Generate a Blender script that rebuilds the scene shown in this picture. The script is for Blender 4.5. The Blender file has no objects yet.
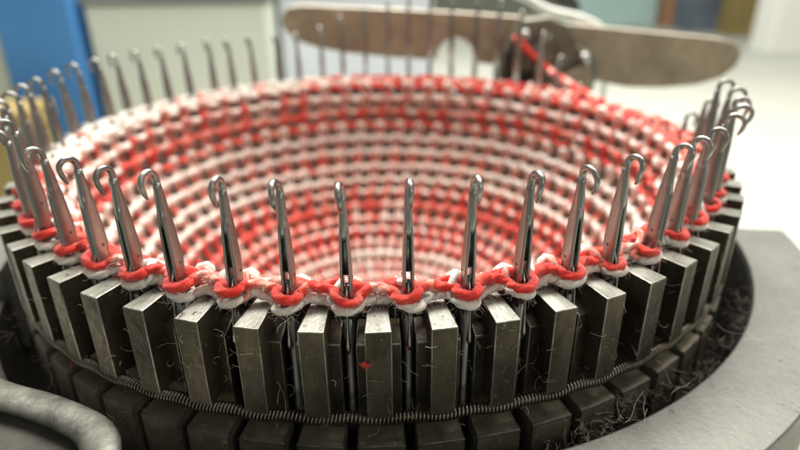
import bpy, math, random
import numpy as np
from mathutils import Vector, Matrix

# ------------------------------------------------------------------ basics
S = 0.05                        # one model unit (the needle circle's radius) is 5 cm
PI = math.pi
N = 60                          # needles round the cylinder
PITCH = 2 * PI / N
PH = -0.0058                    # turn of the cylinder
random.seed(7)
rng = np.random.default_rng(7)
C = bpy.context.scene.collection


def tag(o, label=None, cat=None, group=None, kind=None):
    if label: o['label'] = label
    if cat: o['category'] = cat
    if group: o['group'] = group
    if kind: o['kind'] = kind
    return o


def empty(name, loc=(0, 0, 0), rz=0.0):
    o = bpy.data.objects.new(name, None)
    o.empty_display_size = 0.005
    o.location = [c * S for c in loc]
    o.rotation_euler = (0, 0, rz)
    C.objects.link(o)
    return o


class MB:
    """collects shapes (model units) and links them as one mesh object"""
    def __init__(self):
        self.v = []; self.f = []; self.m = []; self.uv = []; self.col = []; self.n = 0
        self.sm = []

    def add(self, verts, faces, mat=0, uv=None, col=None, smooth=True):
        verts = np.asarray(verts, float)
        self.v.append(verts)
        off = self.n
        for i, fc in enumerate(faces):
            self.f.append([a + off for a in fc])
            self.m.append(mat if np.isscalar(mat) else mat[i])
            self.sm.append(smooth)
        self.uv.append(np.zeros((len(verts), 2)) if uv is None else np.asarray(uv, float))
        self.col.append(np.zeros(len(verts)) if col is None else np.asarray(col, float))
        self.n += len(verts)
        return self

    def tube(self, P, rad, sides=8, closed=False, ref=None, mat=0, col=None, caps=True, flat=None, twist=None):
        P = np.asarray(P, float); n = len(P)
        rad = np.full(n, rad) if np.isscalar(rad) else np.asarray(rad)
        if closed:
            T = np.roll(P, -1, 0) - np.roll(P, 1, 0)
        else:
            T = np.gradient(P, axis=0)
        T /= np.linalg.norm(T, axis=1)[:, None] + 1e-12
        if ref is None:
            # rotation-minimising frame
            U = np.zeros_like(P)
            a = np.array([0, 0, 1.0]) if abs(T[0][2]) < 0.9 else np.array([1.0, 0, 0])
            u = a - T[0] * (a @ T[0]); u /= np.linalg.norm(u)
            for i in range(n):
                u = u - T[i] * (u @ T[i]); u /= np.linalg.norm(u) + 1e-12
                U[i] = u
        else:
            ref = np.asarray(ref, float)
            if ref.ndim == 1: ref = np.repeat(ref[None], n, 0)
            U = ref - T * (ref * T).sum(1)[:, None]
            U /= np.linalg.norm(U, axis=1)[:, None] + 1e-12
        W = np.cross(T, U)
        ang = np.arange(sides) * 2 * PI / sides
        fu = 1.0 if flat is None else flat
        V = P[:, None] + rad[:, None, None] * (np.cos(ang)[None, :, None] * U[:, None] * fu + np.sin(ang)[None, :, None] * W[:, None])
        L = np.concatenate([[0], np.cumsum(np.linalg.norm(np.diff(P, axis=0), axis=1))])
        if twist:      # plies: the cross-section's lobes wind along the strand
            pl, dep, per = twist
            tot = L[-1] + np.linalg.norm(P[0] - P[-1]) if closed else L[-1]
            turns = round(tot / per) if closed else tot / per
            fac = 1 + dep * np.abs(np.cos(pl / 2 * (ang[None, :] + 2 * PI * turns * (L / tot)[:, None]))) - dep * 0.6
            V = P[:, None] + (V - P[:, None]) * fac[:, :, None]
        uv = np.stack([np.repeat(L, sides), np.tile(np.arange(sides) / sides, n)], 1)
        F = []
        rows = n if closed else n - 1
        for i in range(rows):
            j = (i + 1) % n
            for k in range(sides):
                l = (k + 1) % sides
                F.append([i * sides + k, j * sides + k, j * sides + l, i * sides + l])
        if not closed and caps:
            F.append([k for k in range(sides)])
            F.append([(n - 1) * sides + k for k in range(sides)][::-1])
        c = None if col is None else np.repeat(np.asarray(col), sides)
        return self.add(V.reshape(-1, 3), F, mat, uv, c)

    def box(self, x0, x1, y0, y1, z0, z1, mat=0):
        v = [(x, y, z) for x in (x0, x1) for y in (y0, y1) for z in (z0, z1)]
        f = [[0, 1, 3, 2], [4, 6, 7, 5], [0, 4, 5, 1], [2, 3, 7, 6], [0, 2, 6, 4], [1, 5, 7, 3]]
        return self.add(v, f, mat, smooth=False)

    def build(self, name, mats, parent=None, bevel=0.0, seg=2, bevmat=None, weld=False, smooth_all=False):
        V = np.concatenate(self.v) * S
        me = bpy.data.meshes.new(name)
        me.from_pydata(V.tolist(), [], self.f)
        mats = mats if isinstance(mats, (list, tuple)) else [mats]
        for m in mats: me.materials.append(m)
        me.polygons.foreach_set('material_index', self.m)
        me.polygons.foreach_set('use_smooth', [bool(s) or smooth_all for s in self.sm])
        uv = np.concatenate(self.uv)
        if np.any(uv):
            lay = me.uv_layers.new(name='UVMap')
            idx = np.empty(len(me.loops), int); me.loops.foreach_get('vertex_index', idx)
            u = uv[idx]
            lay.data.foreach_set('uv', u.ravel())
        col = np.concatenate(self.col)
        if np.any(col):
            at = me.attributes.new('marl', 'FLOAT', 'POINT')
            at.data.foreach_set('value', col)
        me.update()
        o = bpy.data.objects.new(name, me)
        C.objects.link(o)
        if parent is not None: o.parent = parent
        if bevel > 0:
            b = o.modifiers.new('bevel', 'BEVEL')
            b.width = bevel * S; b.segments = seg; b.limit_method = 'ANGLE'
            b.angle_limit = math.radians(35); b.harden_normals = True
            if bevmat is not None: b.material = bevmat
        return o


def grid_box(x0, x1, w0, w1, z0, z1):
    """wedge: radial x0..x1, tangential half width w0 at x0 and w1 at x1"""
    v = [(x0, -w0, z0), (x0, w0, z0), (x1, w1, z0), (x1, -w1, z0),
         (x0, -w0, z1), (x0, w0, z1), (x1, w1, z1), (x1, -w1, z1)]
    f = [[3, 2, 1, 0], [4, 5, 6, 7], [0, 1, 5, 4], [2, 3, 7, 6], [1, 2, 6, 5], [3, 0, 4, 7]]
    return v, f


def lathe(mb, prof, a0, a1, seg, mat=0, closed_prof=True):
    full = abs((a1 - a0) - 2 * PI) < 1e-6
    n = seg if full else seg + 1
    an = a0 + (a1 - a0) * np.arange(n) / seg
    p = np.asarray(prof, float); m = len(p)
    V = np.stack([np.outer(np.sin(an), p[:, 0]), -np.outer(np.cos(an), p[:, 0]), np.tile(p[:, 1], (n, 1))], -1).reshape(-1, 3)
    F = []
    for i in range(seg):
        j = (i + 1) % n
        for k in range(m if closed_prof else m - 1):
            l = (k + 1) % m
            F.append([i * m + k, j * m + k, j * m + l, i * m + l])
    if not full and closed_prof:
        F.append(list(range(m))); F.append([(n - 1) * m + k for k in range(m)][::-1])
    return mb.add(V, F, mat, smooth=False)


# ------------------------------------------------------------------ materials
def mat(name):
    m = bpy.data.materials.new(name); m.use_nodes = True
    nt = m.node_tree
    return m, nt, nt.nodes['Principled BSDF'], nt.nodes['Material Output']


def lk(nt, a, b): nt.links.new(a, b)


def noise(nt, scale, detail=4, rough=0.55, src='Object', mapping=None, rnd=False):
    tc = nt.nodes.new('ShaderNodeTexCoord')
    out = tc.outputs[src]
    if rnd:
        oi = nt.nodes.new('ShaderNodeObjectInfo')
        va = nt.nodes.new('ShaderNodeVectorMath'); va.operation = 'ADD'
        lk(nt, out, va.inputs[0]); 
        sc = nt.nodes.new('ShaderNodeMath'); sc.operation = 'MULTIPLY'; sc.inputs[1].default_value = 3.0
        lk(nt, oi.outputs['Random'], sc.inputs[0]); lk(nt, sc.outputs[0], va.inputs[1])
        out = va.outputs[0]
    if mapping:
        mp = nt.nodes.new('ShaderNodeMapping'); mp.inputs['Scale'].default_value = mapping
        lk(nt, out, mp.inputs[0]); out = mp.outputs[0]
    n = nt.nodes.new('ShaderNodeTexNoise')
    n.inputs['Scale'].default_value = scale / S
    n.inputs['Detail'].default_value = detail; n.inputs['Roughness'].default_value = rough
    lk(nt, out, n.inputs['Vector'])
    return n.outputs['Fac']


def ramp(nt, fac, stops):
    r = nt.nodes.new('ShaderNodeValToRGB')
    e = r.color_ramp.elements
    while len(e) > 1: e.remove(e[-1])
    e[0].position = stops[0][0]; e[0].color = (*stops[0][1], 1)
    for p, c in stops[1:]:
        x = e.new(p); x.color = (*c, 1)
    lk(nt, fac, r.inputs[0])
    return r.outputs[0]


def val_ramp(nt, fac, a, b, lo, hi):
    m = nt.nodes.new('ShaderNodeMapRange')
    m.inputs['From Min'].default_value = a; m.inputs['From Max'].default_value = b
    m.inputs['To Min'].default_value = lo; m.inputs['To Max'].default_value = hi
    lk(nt, fac, m.inputs['Value'])
    return m.outputs['Result']


def bump(nt, bs, h, strength, dist):
    b = nt.nodes.new('ShaderNodeBump')
    b.inputs['Strength'].default_value = strength
    b.inputs['Distance'].default_value = dist * S
    lk(nt, h, b.inputs['Height']); lk(nt, b.outputs[0], bs.inputs['Normal'])


def metal(name, c0, c1, rough=(0.3, 0.5), metallic=1.0, ns=12, stretch=None, bmp=0.25, rnd=True, fine=90, grime=None):
    m, nt, bs, _ = mat(name)
    n = noise(nt, ns, 6, 0.65, mapping=stretch, rnd=rnd)
    colr = ramp(nt, n, [(0.3, c0), (0.7, c1)])
    if grime:
        gm = val_ramp(nt, noise(nt, grime[1], 4, 0.75, rnd=rnd), grime[2], grime[2] + 0.05, 0.0, 1.0)
        mx = nt.nodes.new('ShaderNodeMix'); mx.data_type = 'RGBA'
        lk(nt, gm, mx.inputs[0]); lk(nt, colr, mx.inputs[6]); mx.inputs[7].default_value = (*grime[0], 1)
        colr = mx.outputs[2]
    lk(nt, colr, bs.inputs['Base Color'])
    n2 = noise(nt, fine, 5, 0.7, mapping=stretch, rnd=rnd)
    lk(nt, val_ramp(nt, n2, 0.3, 0.7, rough[0], rough[1]), bs.inputs['Roughness'])
    bs.inputs['Metallic'].default_value = metallic
    bump(nt, bs, n2, bmp, 0.002)
    return m


def plain(name, c0, c1, rough=0.6, ns=6, bmp=0.15, spec=0.4):
    m, nt, bs, _ = mat(name)
    n = noise(nt, ns, 5, 0.6)
    lk(nt, ramp(nt, n, [(0.3, c0), (0.7, c1)]), bs.inputs['Base Color'])
    bs.inputs['Roughness'].default_value = rough
    bs.inputs['Specular IOR Level'].default_value = spec
    n2 = noise(nt, ns * 12, 3)
    bump(nt, bs, n2, bmp, 0.004)
    return m


M_needle = metal('needle_steel', (0.20, 0.20, 0.185), (0.40, 0.395, 0.37), (0.24, 0.46), 1.0, 10, (1, 1, 0.25), 0.12)
M_latch = metal('latch_steel', (0.4, 0.38, 0.34), (0.6, 0.57, 0.52), (0.2, 0.35), 1.0, 10)
M_rivet = metal('rivet_steel', (0.12, 0.09, 0.08), (0.2, 0.16, 0.14), (0.3, 0.5), 1.0, 10)
M_iron = metal('oiled_iron', (0.032, 0.026, 0.017), (0.145, 0.12, 0.083), (0.30, 0.62), 0.7, 9, (1, 1, 0.6), 0.8, True, 70, ((0.30, 0.26, 0.19), 75, 0.64))
M_top = metal('bare_iron', (0.15, 0.15, 0.13), (0.34, 0.34, 0.30), (0.38, 0.62), 1.0, 14, (0.6, 1.6, 1), 0.6, True, 90, ((0.06, 0.05, 0.04), 60, 0.62))
M_edge = metal('worn_edge', (0.10, 0.092, 0.075), (0.50, 0.48, 0.42), (0.28, 0.5), 1.0, 20)
M_core = metal('shaded_core', (0.012, 0.011, 0.010), (0.035, 0.03, 0.026), (0.4, 0.7), 0.6, 8)  # near-black base colour stands in for the shade in the needle slots
M_block = metal('guide_iron', (0.12, 0.10, 0.07), (0.30, 0.26, 0.19), (0.32, 0.6), 0.6, 14, None, 0.8, True, 60, ((0.34, 0.30, 0.22), 60, 0.62))
M_spring = metal('spring_wire', (0.16, 0.145, 0.11), (0.34, 0.31, 0.25), (0.25, 0.45), 1.0, 10)
M_ring = metal('ring_casting', (0.15, 0.15, 0.135), (0.22, 0.22, 0.20), (0.40, 0.62), 0.6, 3, None, 0.5, False, 70, ((0.13, 0.125, 0.11), 30, 0.62))
M_ringshade = metal('bore_shade', (0.02, 0.018, 0.015), (0.05, 0.045, 0.04), (0.5, 0.8), 0.5, 6, None, 0.4, False)  # near-black colour puts the shade of the cavity round the cylinder into the metal
M_lever = metal('lever_casting', (0.03, 0.028, 0.023), (0.075, 0.07, 0.06), (0.7, 0.9), 0.0, 9, None, 0.9, False, 50)
M_lever.node_tree.nodes['Principled BSDF'].inputs['Specular IOR Level'].default_value = 0.15
M_rim = metal('lever_rim', (0.05, 0.05, 0.042), (0.18, 0.18, 0.155), (0.42, 0.65), 0.8, 16, None, 0.7, False, 45)
M_arm = metal('tarnished_brass', (0.27, 0.22, 0.145), (0.50, 0.42, 0.29), (0.55, 0.75), 0.15, 6, None, 0.2, False)
M_armedge = metal('arm_edge', (0.55, 0.5, 0.42), (0.7, 0.66, 0.58), (0.3, 0.5), 0.9, 3, None, 0.2, False)
M_carrier = metal('carrier_iron', (0.08, 0.08, 0.055), (0.28, 0.28, 0.22), (0.3, 0.55), 0.6, 5, None, 0.4, False)
M_dark = metal('carrier_dark', (0.02, 0.018, 0.015), (0.06, 0.05, 0.045), (0.4, 0.6), 0.6, 5, None, 0.4, False)
M_screw = metal('screw_steel', (0.5, 0.5, 0.48), (0.7, 0.7, 0.68), (0.2, 0.4), 1.0, 5, None, 0.3, False)


def yarn_material():
    m, nt, bs, _ = mat('wool_yarn')
    at = nt.nodes.new('ShaderNodeAttribute'); at.attribute_name = 'marl'
    tc = nt.nodes.new('ShaderNodeTexCoord')
    sep = nt.nodes.new('ShaderNodeSeparateXYZ'); lk(nt, tc.outputs['UV'], sep.inputs[0])

    def math_(op, a, b):
        x = nt.nodes.new('ShaderNodeMath'); x.operation = op
        for i, q in enumerate((a, b)):
            if hasattr(q, 'node'): lk(nt, q, x.inputs[i])
            elif q is not None: x.inputs[i].default_value = q
        return x.outputs[0]
    ph = math_('ADD', math_('MULTIPLY', sep.outputs[0], 2 * PI * 22), math_('MULTIPLY', sep.outputs[1], 2 * PI * 2))
    tw = math_('SINE', ph, None)
    # marled colour: plies of one strand differ a little, soft noise on the boundary
    nz = noise(nt, 34, 3, 0.6)
    v = math_('ADD', at.outputs['Fac'], math_('MULTIPLY', math_('SUBTRACT', nz, 0.5), 0.55))
    v = math_('ADD', v, math_('MULTIPLY', tw, 0.07))
    col = ramp(nt, v, [(0.0, (0.90, 0.84, 0.75)), (0.28, (0.88, 0.76, 0.68)), (0.47, (0.86, 0.38, 0.30)), (0.64, (0.82, 0.085, 0.050)), (1.0, (0.74, 0.035, 0.022))])
    lk(nt, col, bs.inputs['Base Color'])
    bs.inputs['Roughness'].default_value = 0.85
    bs.inputs['Specular IOR Level'].default_value = 0.2
    bs.inputs['Sheen Weight'].default_value = 0.35
    bs.inputs['Sheen Roughness'].default_value = 0.5
    bs.inputs['Subsurface Weight'].default_value = 0.2
    bs.inputs['Subsurface Radius'].default_value = (1.0, 0.5, 0.4)
    bs.inputs['Subsurface Scale'].default_value = 0.012 * S
    fz = noise(nt, 160, 4, 0.7)
    h = math_('ADD', math_('MULTIPLY', tw, 0.6), fz)
    bump(nt, bs, h, 0.9, 0.0045)
    return m


M_yarn = yarn_material()


def fibre_mat(name, c):
    m, nt, bs, out = mat(name)
    bs.inputs['Base Color'].default_value = (*c, 1)
    bs.inputs['Roughness'].default_value = 0.7
    bs.inputs['Transmission Weight'].default_value = 0.0
    bs.inputs['Alpha'].default_value = 0.75
    return m


M_fw = fibre_mat('white_fibre', (0.85, 0.78, 0.68))
M_fr = fibre_mat('red_fibre', (0.75, 0.07, 0.045))
M_dust = fibre_mat('dust_fibre', (0.32, 0.28, 0.22))

M_table = plain('cream_table', (0.50, 0.505, 0.44), (0.56, 0.565, 0.495), 0.6, 0.4)
M_blue = plain('blue_card', (0.06, 0.22, 0.52), (0.07, 0.24, 0.55), 0.6, 1.5)
M_pale = plain('pale_enamel', (0.60, 0.64, 0.56), (0.66, 0.69, 0.61), 0.5, 0.8)
M_paledark = plain('dark_trim', (0.16, 0.18, 0.17), (0.24, 0.26, 0.25), 0.6, 1)
M_gold = plain('ochre_card', (0.26, 0.19, 0.06), (0.34, 0.26, 0.11), 0.7, 1.5)
M_label = plain('pale_card', (0.62, 0.64, 0.50), (0.70, 0.72, 0.6), 0.7, 1.5)
M_blueish = plain('cool_paper', (0.62, 0.67, 0.75), (0.70, 0.74, 0.8), 0.6, 1.5)
M_white = plain('white_card', (0.82, 0.82, 0.78), (0.86, 0.86, 0.82), 0.5, 1.5)
M_teal = plain('pale_teal', (0.42, 0.62, 0.58), (0.52, 0.7, 0.66), 0.5, 1.0)
M_slate = plain('slate_cloth', (0.10, 0.13, 0.17), (0.2, 0.24, 0.29), 0.8, 1.0)
M_orange = plain('orange_plastic', (0.5, 0.24, 0.13), (0.55, 0.3, 0.18), 0.5, 1.0)
M_floor = plain('dark_floor', (0.30, 0.30, 0.27), (0.36, 0.36, 0.32), 0.7, 0.2)
M_black = plain('black_rubber', (0.03, 0.03, 0.028), (0.06, 0.06, 0.055), 0.6, 1.0)
M_bed = metal('bed_casting', (0.34, 0.33, 0.28), (0.44, 0.43, 0.37), (0.4, 0.6), 0.3, 3, None, 0.4, False)

# ------------------------------------------------------------------ needle cylinder
SLOT = 0.0331
GAP = 0.0105
cyl = empty('needle_cylinder', (0, 0, -0.9))
tag(cyl, 'dark slotted iron cylinder with bright tooth tops that the ring of needles stands in', 'needle cylinder')


def at_base(mb):      # world -> coordinates of the cylinder's base
    for i in range(len(mb.v)): mb.v[i] = mb.v[i] + np.array([0, 0, 0.9])
    return mb


b = MB()
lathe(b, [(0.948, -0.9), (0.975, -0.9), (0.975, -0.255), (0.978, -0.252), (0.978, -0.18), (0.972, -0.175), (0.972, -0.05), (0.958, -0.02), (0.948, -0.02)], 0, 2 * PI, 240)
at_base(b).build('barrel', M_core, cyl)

# tooth prototype, local x radial, y tangential
hw = lambda r: PI / N * r - SLOT


def tooth_mesh(seed):
    r_ = random.Random(seed)
    v, f = grid_box(0.956, 1.0698, hw(0.956), hw(1.0698), -0.184, 0.0)
    v = [list(p) for p in v]
    for p in v[4:]:
        p[2] += r_.uniform(-0.0012, 0.0012)
    for p in v:
        p[1] += r_.uniform(-0.0008, 0.0008)
    m = MB(); m.add(v, f, [0, 1, 0, 0, 0, 0], smooth=False)
    iw = lambda r: PI / N * r - 0.0128
    v, f = grid_box(0.974, 1.024, iw(0.974), iw(1.024), -0.255, -0.036)
    v = [list(p) for p in v]
    v[6][2] -= 0.022; v[7][2] -= 0.022
    m.add(v, f, [0, 0, 0, 0, 0, 0], smooth=False)
    return m


protos = []
for q in range(6):
    mb = tooth_mesh(q); mb = at_base(mb)
    o = mb.build('tooth', [M_iron, M_top, M_edge], cyl, bevel=0.0022, seg=2, bevmat=2)
    protos.append(o)
bl = []
for q in range(4):
    r_ = random.Random(50 + q)
    w = lambda r: PI / N * r - GAP
    rin, rout = 1.006, 1.0695
    zt0, zt1 = -0.243, -0.2515
    v = [(rin, -w(rin), -0.9), (rin, w(rin), -0.9), (rout, w(rout), -0.9), (rout, -w(rout), -0.9),
         (rin, -w(rin), zt0), (rin, w(rin), zt0), (rout, w(rout), zt1), (rout, -w(rout), zt1)]
    v = [(x + r_.uniform(-.0006, .0006), y + r_.uniform(-.001, .001), z + (r_.uniform(-.0015, .0015) if z > -.5 else 0)) for x, y, z in v]
    _, f = grid_box(0, 1, 1, 1, 0, 1)
    m = MB(); m.add(v, f, 0, smooth=False)
    o = at_base(m).build('guide_block', [M_block, M_top, M_rim], cyl, bevel=0.0035, seg=2, bevmat=2)
    bl.append(o)


def put_copy(src, parent, rz, first):
    o = src if first else src.copy()
    if not first: C.objects.link(o)
    o.parent = parent
    o.rotation_euler = (0, 0, rz)
    return o


used = set()
for k in range(N):
    az = PH + k * PITCH                       # from -Y towards +X
    rz = az - PI / 2
    q = (k * 7 + k // 5) % 6
    put_copy(protos[q], cyl, rz, ('t', q) not in used); used.add(('t', q))
    q = (k * 5 + k // 3) % 4
    put_copy(bl[q], cyl, rz, ('b', q) not in used); used.add(('b', q))

M_backing = metal('lit_backing', (0.30, 0.23, 0.19), (0.42, 0.34, 0.29), (0.4, 0.6), 0.2, 5)  # pale brown, so the knitting's holes look lighter than their own shade
b = MB(); lathe(b, [(0.9435, -0.9), (0.9475, -0.9), (0.9475, -0.03), (0.9435, -0.03)], 0, 2 * PI, 180)  # added sleeve behind the knitting, brightens what shows through its holes
at_base(b).build('light_backing', M_backing, cyl)

# ------------------------------------------------------------------ coil spring in the groove
ncoil = 930
seg = 10
t = np.arange(ncoil * seg) / (ncoil * seg)
th = t * 2 * PI
slotness = 0.5 + 0.5 * np.cos((th - PH) * N + PI)     # 1 in the slots
mr = 0.0102
rc = 1.0585 + 0.0 * slotness
ph_ = t * ncoil * 2 * PI
rr = rc + mr * np.cos(ph_)
zz = -0.198 + 0.006 * slotness + mr * np.sin(ph_)
P = np.stack([rr * np.sin(th), -rr * np.cos(th), zz], 1)
b = MB(); b.tube(P, 0.0023, 4, closed=True)
o = b.build('coil_spring', M_spring)
tag(o, 'long thin coil spring wrapped round the toothed cylinder in its groove', 'spring')

# ------------------------------------------------------------------ latch needles
def loft(mb, secs, n=12, mat=0, power=0.8, caps=True):
    """secs: (cx, cy, cz, hx, hy) horizontal sections"""
    a = np.arange(n) * 2 * PI / n
    cx = np.sign(np.cos(a)) * np.abs(np.cos(a)) ** power
    cy = np.sign(np.sin(a)) * np.abs(np.sin(a)) ** power
    V = []
    for (x, y, z, hx, hy) in secs:
        V.append(np.stack([x + hx * cx, y + hy * cy, np.full(n, z)], 1))
    V = np.concatenate(V); F = []
    for i in range(len(secs) - 1):
        for k in range(n):
            l = (k + 1) % n
            F.append([i * n + k, i * n + l, (i + 1) * n + l, (i + 1) * n + k])
    if caps:
        F.append(list(range(n))[::-1]); F.append([(len(secs) - 1) * n + k for k in range(n)])
    return mb.add(V, F, mat)


NB0 = 0.5     # needle butt below the tooth tops


def needle_parts(wob=0.0, hookr=0.0235, drop=0.047):
    """local x outward, origin on the needle's axis at its foot"""
    zs = NB0
    sh = MB()
    top = 0.205
    # solid throat above the slot
    loft(sh, [(0.0, 0, zs + 0.134, 0.0090, 0.0040), (0.0, 0, zs + 0.149, 0.0122, 0.0078), (0.0, 0, zs + 0.168, 0.0113, 0.0075), (0.0008, 0, zs + 0.185, 0.0096, 0.0074), (0.0018, 0, zs + top, 0.0074, 0.0066), (0.0022, 0, zs + top+0.012, 0.0066, 0.0062)], 12)
    # two cheeks with the open latch slot between them
    for s in (-1, 1):
        loft(sh, [(-0.002, s * 0.0072, zs - 0.02, 0.0122, 0.0034), (-0.002, s * 0.0072, zs + 0.02, 0.0126, 0.0034), (-0.003, s * 0.0071, zs + 0.055, 0.0150, 0.0034),
                  (-0.003, s * 0.0070, zs + 0.078, 0.0154, 0.0034), (-0.002, s * 0.0062, zs + 0.105, 0.0142, 0.0033), (-0.0005, s * 0.0052, zs + 0.14, 0.0128, 0.0031), (-0.0002, s * 0.0047, zs + 0.152, 0.0119, 0.0030), (0.0, s * 0.0038, zs + 0.168, 0.0098, 0.0025)], 12, power=0.75)
    # back web of the slot, pierced beside the rivet
    loft(sh, [(-0.008, 0, zs - 0.02, 0.006, 0.0075), (-0.008, 0, zs + 0.045, 0.007, 0.0075)], 8, power=0.6)
    loft(sh, [(-0.008, 0, zs + 0.068, 0.007, 0.0070), (-0.004, 0, zs + 0.155, 0.006, 0.0055)], 8, power=0.6)
    # the long stem below
    loft(sh, [(-0.002, 0, 0.0, 0.012, 0.0095), (-0.002, 0, zs - 0.015, 0.0135, 0.0102)], 10, power=0.6)
    hk = MB()
    pts = [(0.002, 0, top - 0.02), (0.0022, 0, top - 0.004)]
    zc = 0.24 - hookr
    for a in np.linspace(PI, -0.30, 13):
        pts.append((0.0025 + hookr + hookr * math.cos(a), wob * math.sin(a), zc + hookr * math.sin(a)))
    x, y, z = pts[-1]
    pts.append((x - 0.0022, y, z - 0.008)); pts.append((x - 0.0055, y, z - drop + 0.026)); pts.append((x - 0.0085, y, z - drop + 0.02))
    P = np.array(pts); P[:, 2] += zs
    n = len(P)
    rad = np.interp(np.arange(n), [0, 3, 9, n - 3, n - 1], [0.0064, 0.0063, 0.0055, 0.0050, 0.0020])
    hk.tube(P, rad, 10, ref=(0, 1, 0))
    # open latch hanging down and outward from the rivet
    lt = MB()
    L = np.array([(0.002, 0, 0.055), (0.012, 0, 0.03), (0.019, 0, 0.0), (0.022, 0, -0.03), (0.023, 0, -0.05), (0.024, 0, -0.066), (0.0235, 0, -0.078)])
    L[:, 2] += zs
    lt.tube(L, np.array([0.0024, 0.0024, 0.0022, 0.0022, 0.004, 0.0052, 0.002]), 8, ref=(1, 0, 0))
    rv = MB()
    a = np.linspace(0, 2 * PI, 10, endpoint=False)
    for s in (-1, 1):
        V = [(-0.006 + 0.0030 * math.cos(q), s * 0.0104, zs + 0.062 + 0.0030 * math.sin(q)) for q in a] + \
            [(-0.006 + 0.0020 * math.cos(q), s * 0.0114, zs + 0.062 + 0.0020 * math.sin(q)) for q in a]
        F = [[i, (i + 1) % 10, 10 + (i + 1) % 10, 10 + i] for i in range(10)] + [[10 + i for i in range(10)]]
        rv.add(V, F)
    return sh, hk, lt, rv


templates = []
for w_, hr, dr in ((0.0, 0.0175, 0.042), (0.003, 0.0165, 0.046), (-0.003, 0.0185, 0.040), (0.001, 0.0162, 0.044)):
    parts = needle_parts(w_, hr, dr)
    templates.append([p.build(nm, m_) for p, nm, m_ in zip(parts, ('shank', 'hook', 'latch', 'rivet'), (M_needle, M_needle, M_latch, M_rivet))])

words = ['', 'first', 'second', 'third', 'fourth', 'fifth', 'sixth', 'seventh', 'eighth', 'ninth', 'tenth', 'eleventh', 'twelfth', 'thirteenth', 'fourteenth', 'fifteenth']
heights = {-8: 0.275, -9: 0.232, -28: 0.265, -29: 0.31, -30: 0.35, -31: 0.38, -32: 0.395, 27: 0.40, 26: 0.40, 25: 0.40, 24: 0.39, 23: 0.34, 22: 0.26, 21: 0.17,
           20: 0.07, 19: 0.03, 18: 0.02, 17: 0.02, 16: 0.025, 15: 0.03, 14: 0.095, 13: 0.165}
tilts = {-4: -0.7, -1: 0.0, 0: 0.2, 1: 0.4, 2: 0.3, 4: -0.8, 5: 2.0, 6: -0.8, 7: -1.8}


def needle_label(k):
    if k == 0: return 'steel latch needle pointing its hook straight at the viewer, front centre'
    if -10 <= k < 0:
        return f'steel latch needle, {words[-k]} to the left of the one whose hook faces the viewer'
    if 0 < k <= 12:
        return f'steel latch needle, {words[k]} to the right of the one whose hook faces the viewer'
    if k == 14: return 'lowered latch needle at the right rim, only its hook peeping over the knitting'
    if k == 13: return 'half lowered latch needle inside the cluster of hooks at the right rim'
    if 15 <= k <= 20: return 'latch needle pulled down into its slot behind the right part of the knitting'
    if 21 <= k <= 23: return f'latch needle by the yarn carrier, {words[24 - k]} to the right of the tallest needles'
    if 24 <= k <= 27: return f'tall raised latch needle at the back, {words[k - 23]} to the left of the yarn carrier'
    if -32 <= k <= -27: return f'latch needle rising in front of the brown bar, {words[-26 - k]} from the bar\'s left end'
    if -18 <= k <= -14: return f'blurred latch needle in front of the blue box, {words[-13 - k]} from the box\'s left edge'
    if -26 <= k <= -19: return f'blurred latch needle before the pale grey casing, {words[-18 - k]} to the right of the blue box'
    if -13 <= k <= -11: return f'blurred latch needle at the far left bend of the rim, {words[-10 - k]} towards the back'
    return 'latch needle'


rn = random.Random(3)
first = set()
for k in range(-32, 28):
    az = PH + (k + 0.5) * PITCH
    h = heights.get(k, 0.24 + rn.uniform(-0.004, 0.004))
    rad = 1.0
    e = empty('latch_needle', (rad * math.sin(az), -rad * math.cos(az), h - 0.24 - NB0))
    tilt = tilts.get(k, rn.uniform(-0.8, 0.8))
    e.rotation_euler = (math.radians(-tilt), math.radians(rn.uniform(-0.5, 0.5)), az - PI / 2)
    tag(e, needle_label(k), 'needle', 'latch needles standing round the cylinder')
    ti = 0 if k in (0,) else rn.randrange(4)
    for p in templates[ti]:
        o = p if ti not in first else p.copy()
        if ti in first: C.objects.link(o)
        o.parent = e
    first.add(ti)
for ti in range(4):
    if ti not in first:
        for p in templates[ti]: bpy.data.objects.remove(p)

# ------------------------------------------------------------------ knitted tube
def smooth_path(pts, n):
    pts = np.array(pts, float)
    t = np.concatenate([[0], np.cumsum(np.linalg.norm(np.diff(pts, axis=0), axis=1))])
    # catmull-rom
    out = []
    for u in np.linspace(0, t[-1], n):
        i = min(max(np.searchsorted(t, u) - 1, 0), len(pts) - 2)
        w = (u - t[i]) / (t[i + 1] - t[i])
        p0 = pts[max(i - 1, 0)]; p1 = pts[i]; p2 = pts[i + 1]; p3 = pts[min(i + 2, len(pts) - 1)]
        out.append(0.5 * ((2 * p1) + (-p0 + p2) * w + (2 * p0 - 5 * p1 + 4 * p2 - p3) * w ** 2 + (-p0 + 3 * p1 - 3 * p2 + p3) * w ** 3))
    return np.array(out)


def prof(s):
    """arc length below the rim -> radius, height"""
    ss = np.array([0.0, 0.09, 0.21, 0.33, 0.45, 0.57, 0.69, 0.81, 0.93, 1.05, 1.17, 1.35])
    R = np.array([0.938, 0.922, 0.900, 0.850, 0.775, 0.695, 0.600, 0.495, 0.385, 0.270, 0.155, 0.05])
    Z = np.array([0.030, -0.055, -0.165, -0.275, -0.375, -0.465, -0.545, -0.605, -0.655, -0.690, -0.715, -0.73])
    return np.interp(s, ss, R), np.interp(s, ss, Z)


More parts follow.
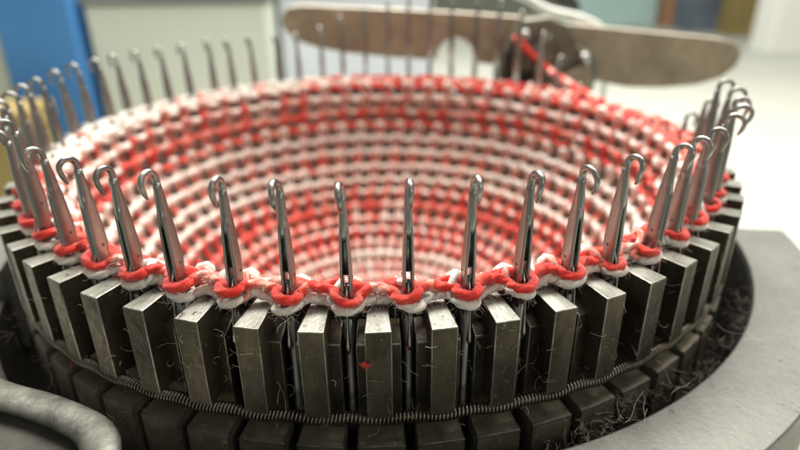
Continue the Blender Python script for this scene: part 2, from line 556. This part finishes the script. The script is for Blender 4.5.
def smooth_noise(x, seed, period=2 * PI, terms=6):
    r_ = np.random.default_rng(seed); out = 0
    for i in range(1, terms + 1):
        out = out + r_.normal() / i ** 0.5 * np.sin(i * x * 2 * PI / period + r_.uniform(0, 6.28))
    return out / 2.2


tube = empty('knitted_tube', (0, 0, -0.83))
tag(tube, 'red and white marled knitted wool tube hanging inside the ring of needles', 'knitting')
OFF = np.array([0, 0, 0.83])
fab = MB()
SP = 0.0665
NC = 18
# colour of each course from the rim down: 0 white .. 1 red
base = [0.22, 0.46, 0.66, 0.08, 0.16, 0.22, 0.08, 0.24, 0.74, 0.56, 0.22, 0.74, 0.16, 0.14, 0.40, 0.16, 0.60, 0.85]
q16 = 16
strand_pts = []
for j in range(NC):
    s0 = 0.052 + j * SP
    n = N * q16
    tt = np.arange(n) / q16 * 2 * PI          # 2pi per stitch
    cyc = tt / N                               # 0..2pi around
    jit = 0.07 * smooth_noise(cyc * 1.0, 100 + j, terms=30)
    th = cyc + PH + 0.5 * PITCH + j * 0.13 * PITCH + (0.85 * np.sin(2 * tt) - 0.88 * np.sin(tt)) * PITCH / (2 * PI) + jit * PITCH * 0.5
    amp = SP * 0.53 * (1 + 0.12 * smooth_noise(cyc, 200 + j, terms=25))
    wob = 0.006 * smooth_noise(cyc, 300 + j, terms=9)
    s = s0 + wob - amp * np.cos(tt)
    R, Z = prof(s)
    R2, Z2 = prof(s + 0.01)
    d = np.stack([R2 - R, Z2 - Z], 1); d /= np.linalg.norm(d, axis=1)[:, None]
    nr, nz = d[:, 1], -d[:, 0]                 # inward-facing normal (towards the axis / up)
    lift = 0.0105 * np.cos(2 * tt) + 0.003 * np.cos(tt) + 0.002 * smooth_noise(cyc, 400 + j, terms=20)
    R = R + nr * lift; Z = Z + nz * lift
    P = np.stack([R * np.sin(th), -R * np.cos(th), Z], 1)
    ref = np.stack([nr * np.sin(th), -nr * np.cos(th), nz], 1)
    ry = 0.0112 * (1 + 0.13 * smooth_noise(cyc, 500 + j, terms=60)) * (0.62 + 0.38 * (R / 0.95))
    ry = ry * (1.06 - 0.34 * np.sin(tt) ** 2)
    # legs of a white course catch the red strand now and then
    leg = 1 - np.abs(np.cos(tt))
    red_row = base[j] > 0.3
    st = np.repeat(rng.normal(size=2 * N), q16 // 2)
    st = np.convolve(np.concatenate([st[-4:], st, st[:4]]), np.ones(9) / 9, 'valid')
    c = base[j] + (0.20 if red_row else 0.10) * st + 0.05 * smooth_noise(cyc, 600 + j, terms=6) + (0.05 if red_row else 0.42) * leg ** 0.7
    c = np.clip(c, 0.0, 1.0) + 0.001
    fab.tube(P + OFF, ry, 8, closed=True, ref=ref, col=c)
    strand_pts.append((P, c))

# the two courses lying in the needles
def rim_course(zn, zt, rad, rt, loop, redfun, seed):
    """yarn hugging each needle's front, then passing behind the tooth to the next needle"""
    kn = 48
    r_ = np.random.default_rng(seed)
    P = []; bbs = []
    for k in range(N):
        az = PH + (k + 0.5) * PITCH
        lr = loop * (1 + r_.normal() * 0.06); dz = r_.normal() * 0.003; sl = r_.normal() * 0.16; ty = r_.normal() * 0.0018
        hp = PITCH / 2
        tz = r_.normal() * 0.003
        pts = [(rt, -hp, zt), (rt + 0.002, -hp * 0.74, zt + 0.001 + tz)]
        for a in np.radians([-100, -68, -34, 0, 34, 68, 100]):
            w_ = 0.5 + 0.5 * math.cos(a)
            pts.append((0.9995 + lr * math.cos(a), ty + lr * 0.96 * math.sin(a), zn + dz + (zt - zn) * (1 - w_) * 0.6 + sl * lr * math.sin(a)))
        pts.append((rt + 0.002, hp * 0.74, zt + 0.001 - tz))
        for (x, y, z) in pts:
            P.append(((x) * math.sin(az) + y * math.cos(az), -(x) * math.cos(az) + y * math.sin(az), z))
            bbs.append(max(0, (x - rt) / (1.024 - rt)))
    P = np.array(P); n = len(P); m = N * kn
    u = np.arange(m) / m * n
    i1 = np.floor(u).astype(int); w_ = (u - i1)[:, None]
    p0, p1, p2, p3 = (P[(i1 + q) % n] for q in (-1, 0, 1, 2))
    Q = 0.5 * ((2 * p1) + (-p0 + p2) * w_ + (2 * p0 - 5 * p1 + 4 * p2 - p3) * w_ ** 2 + (-p0 + 3 * p1 - 3 * p2 + p3) * w_ ** 3)
    bb = np.interp(u, np.arange(n), bbs)
    cyc = np.arctan2(Q[:, 0], -Q[:, 1]) % (2 * PI)
    a = (cyc + PI) % (2 * PI) - PI
    c = redfun(a, bb)
    ry = rad * (1 + 0.11 * smooth_noise(cyc, seed + 3, terms=80)) * (1.04 - 0.10 * bb)
    Q[:, 2] += 0.002 * smooth_noise(cyc, seed + 4, terms=70)
    fab.tube(Q + OFF, ry, 16, closed=True, ref=(0, 0, 1), col=c, twist=(3, 0.24, 0.062))
    strand_pts.append((Q, c))


def sm(x, a, b): 
    u = np.clip((x - a) / (b - a), 0, 1); return u * u * (3 - 2 * u)


def top_red(a, bb):        # red everywhere but at the back left
    g = sm(a, -1.45, -1.2) + (1 - sm(a, -2.95, -2.75))
    mix = 0.93 - 0.45 * (1 - sm(bb, 0.0, 0.5)) * (smooth_noise(a, 555, terms=40) > 0.35)
    return np.clip(mix * g, 0.02, 1)


rim_course(0.027, 0.033, 0.0086, 0.982, 0.0216, top_red, 11)
rim_course(0.011, 0.0125, 0.0086, 0.985, 0.0224, lambda a, bb: 0.04 + 0.22 * (1 - sm(bb, 0.0, 0.6)), 21)
# the previous loops' legs climbing over the connecting strands into the tube
for k in range(N):
    az = PH + (k + 0.5) * PITCH
    for sgn in (-1, 1):
        if rng.random() < (0.35 if sgn < 0 else 0.72): continue
        y0 = sgn * (0.0235 + rng.normal() * 0.001)
        hgt = 0.040 + rng.normal() * 0.004; lean = rng.normal() * 0.006 - sgn * 0.004
        loc = smooth_path([(1.003, y0 * 0.98, 0.009), (0.996, y0 * 1.12 - lean, 0.020), (0.985, y0 * 1.15 + lean, hgt - 0.006), (0.970, y0 * 1.05 + 2 * lean, hgt), (0.955, y0 * 0.9 + 2 * lean, hgt - 0.012), (0.942, y0 * 0.7, 0.012), (0.932, y0 * 0.6, -0.02)], 22)
        W = np.stack([loc[:, 0] * math.sin(az) + loc[:, 1] * math.cos(az), -loc[:, 0] * math.cos(az) + loc[:, 1] * math.sin(az), loc[:, 2]], 1)
        fab.tube(W + OFF, 0.0078 * (1 + 0.1 * rng.normal()) * np.interp(np.arange(22), [0, 5, 21], [0.75, 1.0, 1.05]), 8, col=np.full(22, 0.04 if rng.random() < 0.6 else 0.55))
# marled strands filling the top of the tube just inside the needles
for rr_, zz_, rd, sd in ((0.958, 0.022, 0.0118, 31), (0.946, 0.004, 0.0125, 41)):
    n = N * 20; tt = np.arange(n) / 20 * 2 * PI; cyc = tt / N
    th = cyc + PH + 0.5 * PITCH + 0.06 * PITCH * smooth_noise(cyc, sd, terms=50)
    Rr = rr_ + 0.006 * np.cos(tt) + 0.002 * smooth_noise(cyc, sd + 1, terms=50)
    Zz = zz_ + 0.008 * np.cos(tt + 0.6) + 0.003 * smooth_noise(cyc, sd + 2, terms=40)
    P = np.stack([Rr * np.sin(th), -Rr * np.cos(th), Zz], 1)
    a_ = (cyc + PI) % (2 * PI) - PI
    left = sm(a_, -2.95, -2.75) * (1 - sm(a_, -1.45, -1.2))
    c = np.clip((0.62 + 0.45 * smooth_noise(cyc, 88 + sd, terms=24)) * (1 - left) + 0.12, 0.01, 1)
    fab.tube(P + OFF, rd * (1 + 0.12 * smooth_noise(cyc, sd + 3, terms=60)), 8, closed=True, ref=(0, 0, 1), col=c)
    strand_pts.append((P, c))
fab.build('yarn_courses', M_yarn, tube)

# loose fibres standing off the yarn
def fibre(mb, p0, length, rad, mat_, dirv, curl, r_):
    d = np.array(dirv, float); d /= np.linalg.norm(d) + 1e-9
    ax = r_.normal(size=3); ax /= np.linalg.norm(ax)
    n = 9; pts = [np.array(p0, float)]
    for i in range(n - 1):
        d = d + np.cross(ax, d) * curl + r_.normal(size=3) * 0.16
        d /= np.linalg.norm(d)
        pts.append(pts[-1] + d * length / (n - 1))
    mb.tube(np.array(pts), np.linspace(rad, rad * 0.5, n), 3, mat=mat_, caps=False)


fz = MB()
rimP = strand_pts[NC:NC + 4]
for i in range(11000):
    P, c = rimP[rng.integers(0, 4)]
    # mostly along the front
    a = rng.normal() * 0.75
    idx = int((a % (2 * PI)) / (2 * PI) * len(P)) % len(P)
    p = P[idx] + rng.normal(size=3) * 0.006
    d = rng.normal(size=3) + np.array([0, -0.2, 0.35])
    fibre(fz, p + OFF, rng.uniform(0.008, 0.026) * (2.2 if rng.random() < 0.08 else 1), 0.00026, 1 if c[idx] > 0.5 else 0, d, rng.uniform(0.1, 0.55), rng)
for i in range(2600):
    j = rng.integers(0, NC)
    P, c = strand_pts[j]
    idx = rng.integers(0, len(P))
    p = P[idx]
    inward = -np.array([p[0], p[1], -0.5])
    inward /= np.linalg.norm(inward)
    d = rng.normal(size=3) * 0.8 + inward * 0.8
    fibre(fz, p + inward * 0.008 + OFF, rng.uniform(0.012, 0.035), 0.0006, 1 if c[idx] > 0.5 else 0, d, rng.uniform(0.1, 0.5), rng)
o = fz.build('fuzz', [M_fw, M_fr], tube); o['kind'] = 'stuff'

# ------------------------------------------------------------------ lint on the iron
ln = MB()
for i in range(60):
    k = rng.integers(-7, 8)
    az = PH + k * PITCH
    lx = rng.uniform(-0.02, 0.02); z = -rng.uniform(0.01, 0.18)
    r = 1.0725
    p = np.array([r * math.sin(az) + lx * math.cos(az), -r * math.cos(az) + lx * math.sin(az), z])
    tdir = np.array([math.cos(az), math.sin(az), 0]) * rng.normal() + np.array([0, 0, 1]) * rng.normal()
    n = 8; pts = [p]; d = tdir / np.linalg.norm(tdir); tg = np.array([math.cos(az), math.sin(az), 0])
    cu = rng.normal() * 0.10; L = rng.uniform(0.006, 0.028)
    ang = math.atan2(d[2], d @ tg)
    for q in range(n - 1):
        ang += cu + rng.normal() * 0.2
        pts.append(pts[-1] + (tg * math.cos(ang) + np.array([0, 0, 1]) * math.sin(ang)) * L / n)
    ln.tube(np.array(pts), 0.00042, 3, mat=2 if rng.random() < 0.85 else 0, caps=False)
# wisps in the slots and on the spring
for i in range(150):
    az = PH + (rng.integers(-7, 9) + 0.5 + rng.uniform(-0.35, 0.35)) * PITCH
    r = rng.uniform(1.03, 1.08); z = -rng.uniform(0.03, 0.25)
    p = np.array([r * math.sin(az), -r * math.cos(az), z])
    fibre(ln, p, rng.uniform(0.012, 0.05), 0.00033, 1 if rng.random() < 0.12 else (0 if rng.random() < 0.3 else 2), rng.normal(size=3), rng.uniform(0.05, 0.6), rng)
# matted dust between cylinder and ring on the right
for cl in range(20):
    az = math.radians(rng.uniform(12, 60)); r = rng.uniform(1.085, 1.15)
    cz = -0.25 - rng.uniform(0, 0.03)
    for i in range(26):
        a_ = az + rng.normal() * 0.035; r_2 = r + rng.normal() * 0.014
        p = np.array([r_2 * math.sin(a_), -r_2 * math.cos(a_), cz + rng.normal() * 0.008])
        fibre(ln, p, rng.uniform(0.012, 0.04), 0.00024, 0 if rng.random() < 0.2 else 2, rng.normal(size=3) * np.array([1, 1, 0.4]), rng.uniform(0.02, 0.3), rng)
for i in range(18):
    az = math.radians(rng.uniform(10, 50)); r = rng.uniform(1.08, 1.2)
    p = np.array([r * math.sin(az), -r * math.cos(az), -0.232])
    fibre(ln, p, rng.uniform(0.05, 0.11), 0.0004, 0, rng.normal(size=3) * np.array([1, 1, 0.25]), rng.uniform(0.0, 0.12), rng)
for i in range(40):
    az = math.radians(rng.uniform(-62, -25)); r = rng.uniform(1.06, 1.12)
    p = np.array([r * math.sin(az), -r * math.cos(az), -0.2 - rng.uniform(0, 0.06)])
    fibre(ln, p, rng.uniform(0.02, 0.05), 0.0003, 2, rng.normal(size=3), 0.12, rng)
# the little red tuft stuck on a front tooth
for i in range(70):
    p = np.array([-0.029 + rng.normal() * 0.003, -1.0725 - abs(rng.normal()) * 0.0015, -0.064 + rng.normal() * 0.0022])
    fibre(ln, p, 0.007, 0.0005, 1, rng.normal(size=3) * np.array([1, 0.15, 1]), 0.6, rng)
o = ln.build('lint', [M_fw, M_fr, M_dust])
tag(o, 'fine wool lint and dust fibres caught on the oily iron teeth and ring', 'lint', kind='stuff')

# ------------------------------------------------------------------ ring round the cylinder
ring = empty('cam_ring', (0, 0, -0.9))
tag(ring, 'broad flat grey cast ring surrounding the toothed cylinder', 'ring')
a0, a1 = math.radians(-16), math.radians(80)
b = MB(); lathe(b, [(1.142, -0.245), (1.312, -0.245), (1.312, -0.52), (1.142, -0.52)], a0, a1, 110)
lathe(b, [(1.142, -0.245), (1.312, -0.245), (1.312, -0.52), (1.142, -0.52)], math.radians(-135), math.radians(-72), 60)
for i in range(len(b.v)): b.v[i] = b.v[i] + np.array([0, 0, 0.9])
b.build('ring_top', M_ring, ring, bevel=0.006, seg=3)
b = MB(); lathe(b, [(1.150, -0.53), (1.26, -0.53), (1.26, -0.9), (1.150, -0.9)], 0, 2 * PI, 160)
lathe(b, [(1.150, -0.33), (1.24, -0.33), (1.24, -0.528), (1.150, -0.528)], math.radians(-71.5), math.radians(-16.5), 60)  # dark arc added in the ring's opening to deepen the shade there
lathe(b, [(1.1395, -0.262), (1.1405, -0.262), (1.1405, -0.515), (1.1395, -0.515)], a0, a1, 150)  # thin dark sheet, painted shade over the ring's inner face
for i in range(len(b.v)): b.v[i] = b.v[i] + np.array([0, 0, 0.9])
b.build('bore_and_shade', M_ringshade, ring)

bed = MB()
a = np.linspace(0, 2 * PI, 96, endpoint=False)
pts = [(1.75 * math.sin(q) * (1 + 0.08 * math.cos(2 * q)), -1.75 * math.cos(q)) for q in a]
V = [(x, y, -0.9) for x, y in pts] + [(x, y, -1.05) for x, y in pts]
bed.add(V, [list(range(96)), list(range(96, 192))[::-1]] + [[i, 96 + i, 96 + (i + 1) % 96, (i + 1) % 96] for i in range(96)], smooth=False)
for q in (0.6, 2.4, 3.9, 5.6):
    x, y = 1.45 * math.sin(q), -1.45 * math.cos(q)
    bed.tube([(x, y, -1.0), (x, y, -1.6)], 0.1, 16)
o = bed.build('machine_bed', M_bed, bevel=0.01)
tag(o, 'beige painted machine bed beneath the grey ring', 'machine bed')

# ------------------------------------------------------------------ lever at the lower left
lev = empty('lever', (-0.62, -1.25, -0.20))
tag(lev, 'worn grey cast lever with a rounded raised rim, beside the cylinder at the lower left', 'lever')
zl = -0.10
edge = smooth_path([(-0.93, -0.93), (-0.80, -0.985), (-0.66, -1.055), (-0.575, -1.088), (-0.50, -1.125), (-0.452, -1.158), (-0.425, -1.205), (-0.425, -1.27), (-0.45, -1.36), (-0.50, -1.46)], 48)
LO = -np.array([-0.62, -1.25, -0.20])
b = MB()
P = np.c_[edge, np.full(len(edge), zl - 0.012)]
b.tube(P + LO, 0.029, 20, ref=(0, 0, 1), flat=0.42)
b.build('rim', M_rim, lev)
b = MB()
poly = [tuple(p) for p in edge] + [(-0.75, -1.50), (-1.0, -1.30)]
n = len(poly)
V = [(x, y, zl - 0.034) for x, y in poly] + [(x, y, zl - 0.09) for x, y in poly]
b.add(np.array(V) + LO, [list(range(n)), list(range(n, 2 * n))[::-1]] + [[i, n + i, n + (i + 1) % n, (i + 1) % n] for i in range(n)], smooth=False)
b.build('plate', M_lever, lev)

# ------------------------------------------------------------------ brown bar and yarn carrier behind the needles
# plane of the bar: from (-0.46, 1.22) on the left to (1.75, 0.92) on the right
CAM = np.array([0, -1.8768, 0.5654]); PITCHC, YAW, ROLL, FPX = 0.4313, 0.0395, -0.0091, 587.378
cp, sp = math.cos(PITCHC), math.sin(PITCHC); cy, sy = math.cos(YAW), math.sin(YAW)
fw = np.array([sy * cp, cy * cp, -sp]); rt0 = np.array([cy, -sy, 0.0]); up0 = np.cross(rt0, fw)
rt = rt0 * math.cos(ROLL) + up0 * math.sin(ROLL); up = -rt0 * math.sin(ROLL) + up0 * math.cos(ROLL)

bar = empty('bar_arm', (0.45, 1.2, -0.02))
tag(bar, 'long flat brown metal arm with rounded ends and a round notch, behind the back needles', 'metal arm')
BO = -np.array([0.45, 1.2, -0.02])
# outline in (distance along the arm, height), metres-like model units
ax0 = np.array([-0.46, 1.24, 0.0]); ax1 = np.array([1.78, 0.96, 0.0])
axd = (ax1 - ax0); LEN = np.linalg.norm(axd[:2]); axd = axd / LEN
nrm = np.array([axd[1], -axd[0], 0.0])
out = [(0.005, .255), (0.012, .30), (0.045, .335), (0.11, .345), (0.35, .335), (0.60, .325), (0.90, .31), (1.15, .292), (1.30, .275), (1.45, .255), (1.62, .24), (1.80, .222), (2.00, .205), (2.13, .19), (2.20, .17),
       (2.235, .12), (2.22, .06), (2.16, .005), (2.05, -.03), (1.88, -.045), (1.72, -.042), (1.60, -.02), (1.50, -.002), (1.36, .02), (1.15, .055), (1.00, .07), (0.965, .075)]
notch = [(0.87 + 0.096 * math.cos(q), 0.075 + 0.118 * math.sin(q)) for q in np.linspace(0.05, PI - 0.05, 13)]
out += notch + [(0.74, .086), (0.55, .098), (0.33, .118), (0.18, .142), (0.08, .175), (0.03, .21)]
out = np.array(out)
n = len(out)


def along(u, z, d=0.0): return ax0 + axd * u + nrm * d + np.array([0, 0, z])


V = [along(u, z, 0.022) + BO for u, z in out] + [along(u, z, -0.022) + BO for u, z in out]
b = MB()
b.add(V, [list(range(n)), list(range(n, 2 * n))[::-1]] + [[i, n + i, n + (i + 1) % n, (i + 1) % n] for i in range(n)], smooth=False)
b.build('arm_plate', [M_arm, M_armedge], bar, bevel=0.006, seg=2, bevmat=1)
b = MB()
pp = along(1.2, 0.06, -0.06) + BO
b.tube([pp, pp + np.array([0.0, 0.0, -0.95])], 0.045, 16)
pq = along(1.2, 0.13, -0.05) + BO
b.tube([pq, pq + nrm * 0.02], 0.05, 18)
b.build('post', M_carrier, bar)

car = empty('yarn_carrier', (0.82, 1.08, -0.10))
tag(car, 'dark olive iron yarn carrier block clamped on the brown arm behind the needles', 'yarn carrier')
CO = -np.array([0.82, 1.08, -0.10])
def carbox(name, us, zs, d0, d1, m_, bev=0.012):
    b = MB(); V = []
    for d in (d0, d1):
        for (u, z) in zip(us, zs): V.append(along(u, z, d) + CO)
    k = len(us)
    b.add(V, [list(range(k))[::-1], list(range(k, 2 * k))] + [[i, (i + 1) % k, k + (i + 1) % k, k + i] for i in range(k)], smooth=False)
    return b.build(name, m_, car, bevel=bev, seg=3)


carbox('carrier_body', [1.12, 1.17, 1.30, 1.40, 1.44, 1.52, 1.55, 1.54, 1.30, 1.10, 1.08], [.20, .285, .30, .26, .17, .13, .06, -.09, -.10, -.10, .05], 0.03, 0.115, M_carrier, 0.016)
carbox('guide_plate', [1.095, 1.165, 1.18, 1.12], [.13, .24, .02, -.085], 0.115, 0.15, M_dark)
carbox('guide_shoe', [1.19, 1.28, 1.29, 1.21], [.05, .06, -.085, -.09], 0.115, 0.135, M_dark)
carbox('latch_guard', [1.36, 1.50, 1.53, 1.40], [.02, .10, -.07, -.08], 0.115, 0.15, M_arm)
carbox('clamp', [1.22, 1.31, 1.33, 1.24], [.155, .225, .12, .07], 0.115, 0.155, M_carrier)
b = MB()
for (u, z, r) in ((1.475, .118, .022), (1.19, .225, .018)):
    p = along(u, z, 0.11) + CO
    b.tube([p, p + nrm * 0.05], r, 16)
b.build('screw', M_screw, car)

# red yarn running from the carrier down into the rim
b = MB()
pa = along(1.17, .185, 0.165); pb = along(1.30, .075, 0.175)
azr = PH + 20.0 * PITCH
pc = np.array([0.985 * math.sin(azr), -0.985 * math.cos(azr), 0.045])
path = smooth_path([pa + np.array([-0.01, 0.05, 0.02]), pa, pb, (pb + pc) / 2 + np.array([0, 0, -0.004]), pc, np.array([0.975 * math.sin(azr - 0.1), -0.975 * math.cos(azr - 0.1), 0.03])], 60)
tt = np.linspace(0, 1, 60)
b.tube(path, 0.0165, 10, ref=(0, 0, 1), col=np.clip(0.95 - 0.55 * (np.sin(tt * 22) > 0.55) * (tt > 0.35), 0.01, 1))
o = b.build('working_yarn', M_yarn)
tag(o, 'thick red strand of yarn slanting from the yarn carrier down into the knitting', 'yarn')

# ------------------------------------------------------------------ table and the things behind
ZT = -1.6
b = MB(); b.box(-14, 22, -4, 22, ZT - 0.3, ZT)
o = b.build('table_top', M_table, bevel=0.05); tag(o, kind='structure')
b = MB(); b.box(-80, 80, -40, 120, -16.3, -16)
o = b.build('floor', M_floor); tag(o, kind='structure')
b = MB(); b.box(-80, 80, 60, 62, -16, 40)
o = b.build('back_wall', M_label); tag(o, kind='structure')

def carton(name, x0, x1, y0, y1, z1, m0, label, cat, lid=None, lidm=None, rz=0, extra=None):
    e = empty(name, ((x0 + x1) / 2, (y0 + y1) / 2, ZT + 0.004), rz)
    tag(e, label, cat)
    w, d, h = (x1 - x0) / 2, (y1 - y0) / 2, z1 - ZT
    b = MB(); b.box(-w, w, -d, d, 0, h * (1 - (lid or 0)))
    b.build('body', m0, e, bevel=0.03, seg=3)
    if lid:
        b = MB(); b.box(-w - 0.03, w + 0.03, -d - 0.03, d + 0.03, h * (1 - lid) + 0.004, h)
        b.build('lid', lidm or m0, e, bevel=0.03, seg=3)
    return e


carton('blue_box', -3.52, -2.80, 4.0, 4.9, 0.75, M_blue, 'upright bright blue box behind the needles at the left', 'box', 0.16, M_blue)
carton('carton', -4.7, -3.62, 4.2, 5.0, 0.60, M_label, 'pale green carton at the left edge behind the blue box', 'carton', 0.10, M_label)
g = carton('carton', -3.7, -2.98, 3.1, 3.6, -0.60, M_gold, 'low ochre yellow carton in front of the blue box at the left edge', 'carton', 0.2, M_gold)
# pale casing
e = carton('machine_casing', -2.72, -1.02, 4.1, 6.0, 0.31, M_pale, 'wide pale grey green enamel casing behind the back needles', 'casing', 0.08, M_paledark)
carton('paper_box', -0.98, 0.62, 4.6, 5.6, 0.45, M_blueish, 'pale blue white box seen above and below the left half of the brown arm', 'box', 0.12, M_white)
carton('teal_box', 6.0, 9.0, 17.6, 18.6, 0.6, M_teal, 'pale teal box far behind the brown arm', 'box', 0.15, M_white)
carton('orange_tub', 9.25, 9.95, 17.3, 18.0, -0.4, M_orange, 'small orange tub beside the slate coloured bag', 'tub', 0.2, M_white)
carton('slate_bag', 9.3, 10.75, 16.1, 17.0, 0.9, M_slate, 'blurred slate blue bag at the upper right', 'bag', 0.12, M_slate)
carton('ochre_folder', 10.05, 10.9, 15.0, 15.8, 0.9, M_gold, 'upright ochre folder between the slate bag and the white box', 'folder', 0.1, M_gold)
carton('white_box', 9.0, 10.1, 11.6, 12.4, 0.8, M_white, 'tall white box at the upper right corner', 'box', 0.15, M_white)
# white cable curving over the arm and a dark tool handle
b = MB()
path = smooth_path([(0.2, 1.55, 0.42), (0.62, 1.5, 0.40), (0.80, 1.45, 0.36), (0.93, 1.42, 0.29), (1.1, 1.40, 0.25), (1.24, 1.42, 0.18), (1.32, 1.5, 0.02), (1.36, 1.6, -0.3), (1.38, 1.7, -0.9), (1.4, 1.9, ZT + 0.02)], 70)
b.tube(path, 0.022, 12)
o = b.build('cable', M_white); tag(o, 'white cable curving over the brown arm behind the yarn carrier', 'cable')
b = MB()
path = smooth_path([(0.78, 1.85, 0.42), (0.95, 1.85, 0.40), (1.12, 1.85, 0.33), (1.24, 1.85, 0.26)], 20)
b.tube(path, np.interp(np.arange(20), [0, 4, 15, 19], [0.04, 0.06, 0.055, 0.02]), 14)
P2 = [(1.2, 1.86, 0.28), (1.3, 2.2, -0.6), (1.35, 2.4, ZT + 0.01)]
b.tube(smooth_path(P2, 20), 0.02, 10)
o = b.build('tool_handle', M_black); tag(o, 'blurred dark tool handle sloping behind the white cable', 'tool')

# ------------------------------------------------------------------ lamps
def area(name, loc, target, sx, sy, power, col):
    l = bpy.data.lights.new(name, 'AREA'); l.shape = 'RECTANGLE'; l.size = sx * S; l.size_y = sy * S
    l.energy = power * S * S; l.color = col
    o = bpy.data.objects.new(name, l); C.objects.link(o)
    o.location = [c * S for c in loc]
    d = Vector(target) - Vector(loc)
    o.rotation_euler = d.to_track_quat('-Z', 'Y').to_euler()
    return o


area('ceiling_lamp', (-1.0, 4.5, 9.0), (0, 0.8, 0), 9, 3, 1700, (1.0, 0.97, 0.90))
area('ceiling_lamp', (4.0, 1.0, 9.0), (0, 0, 0), 3, 8, 600, (1.0, 0.96, 0.88))
area('ceiling_lamp', (3.0, 10.0, 10.0), (2.0, 5.0, -1.6), 10, 4, 400, (0.98, 1.0, 0.96))
area('window_light', (5.0, -6.5, 4.0), (0, 0, -0.1), 3, 2, 60, (1.0, 0.94, 0.84))

w = bpy.data.worlds.new('World'); bpy.context.scene.world = w
w.use_nodes = True
bg = w.node_tree.nodes['Background']
bg.inputs[0].default_value = (0.98, 1.0, 0.93, 1); bg.inputs[1].default_value = 0.2

# ------------------------------------------------------------------ camera
cd = bpy.data.cameras.new('camera')
cam = bpy.data.objects.new('camera', cd); C.objects.link(cam)
cd.sensor_width = 36; cd.lens = 36 * FPX / 800
cd.clip_start = 0.001; cd.clip_end = 50
Mx = Matrix((( rt[0], up[0], -fw[0], CAM[0] * S), (rt[1], up[1], -fw[1], CAM[1] * S), (rt[2], up[2], -fw[2], CAM[2] * S), (0, 0, 0, 1)))
cam.matrix_world = Mx
cd.dof.use_dof = True
cd.dof.focus_distance = 1.03 * S
cd.dof.aperture_fstop = (cd.lens / 1000) / (0.024 * S)
bpy.context.scene.camera = cam

sc = bpy.context.scene
sc.render.engine = 'CYCLES'
sc.render.resolution_x = 1024; sc.render.resolution_y = 576
vs = sc.view_settings
vs.view_transform = 'Standard'; vs.look = 'None'; vs.exposure = 0.62; vs.gamma = 1.0
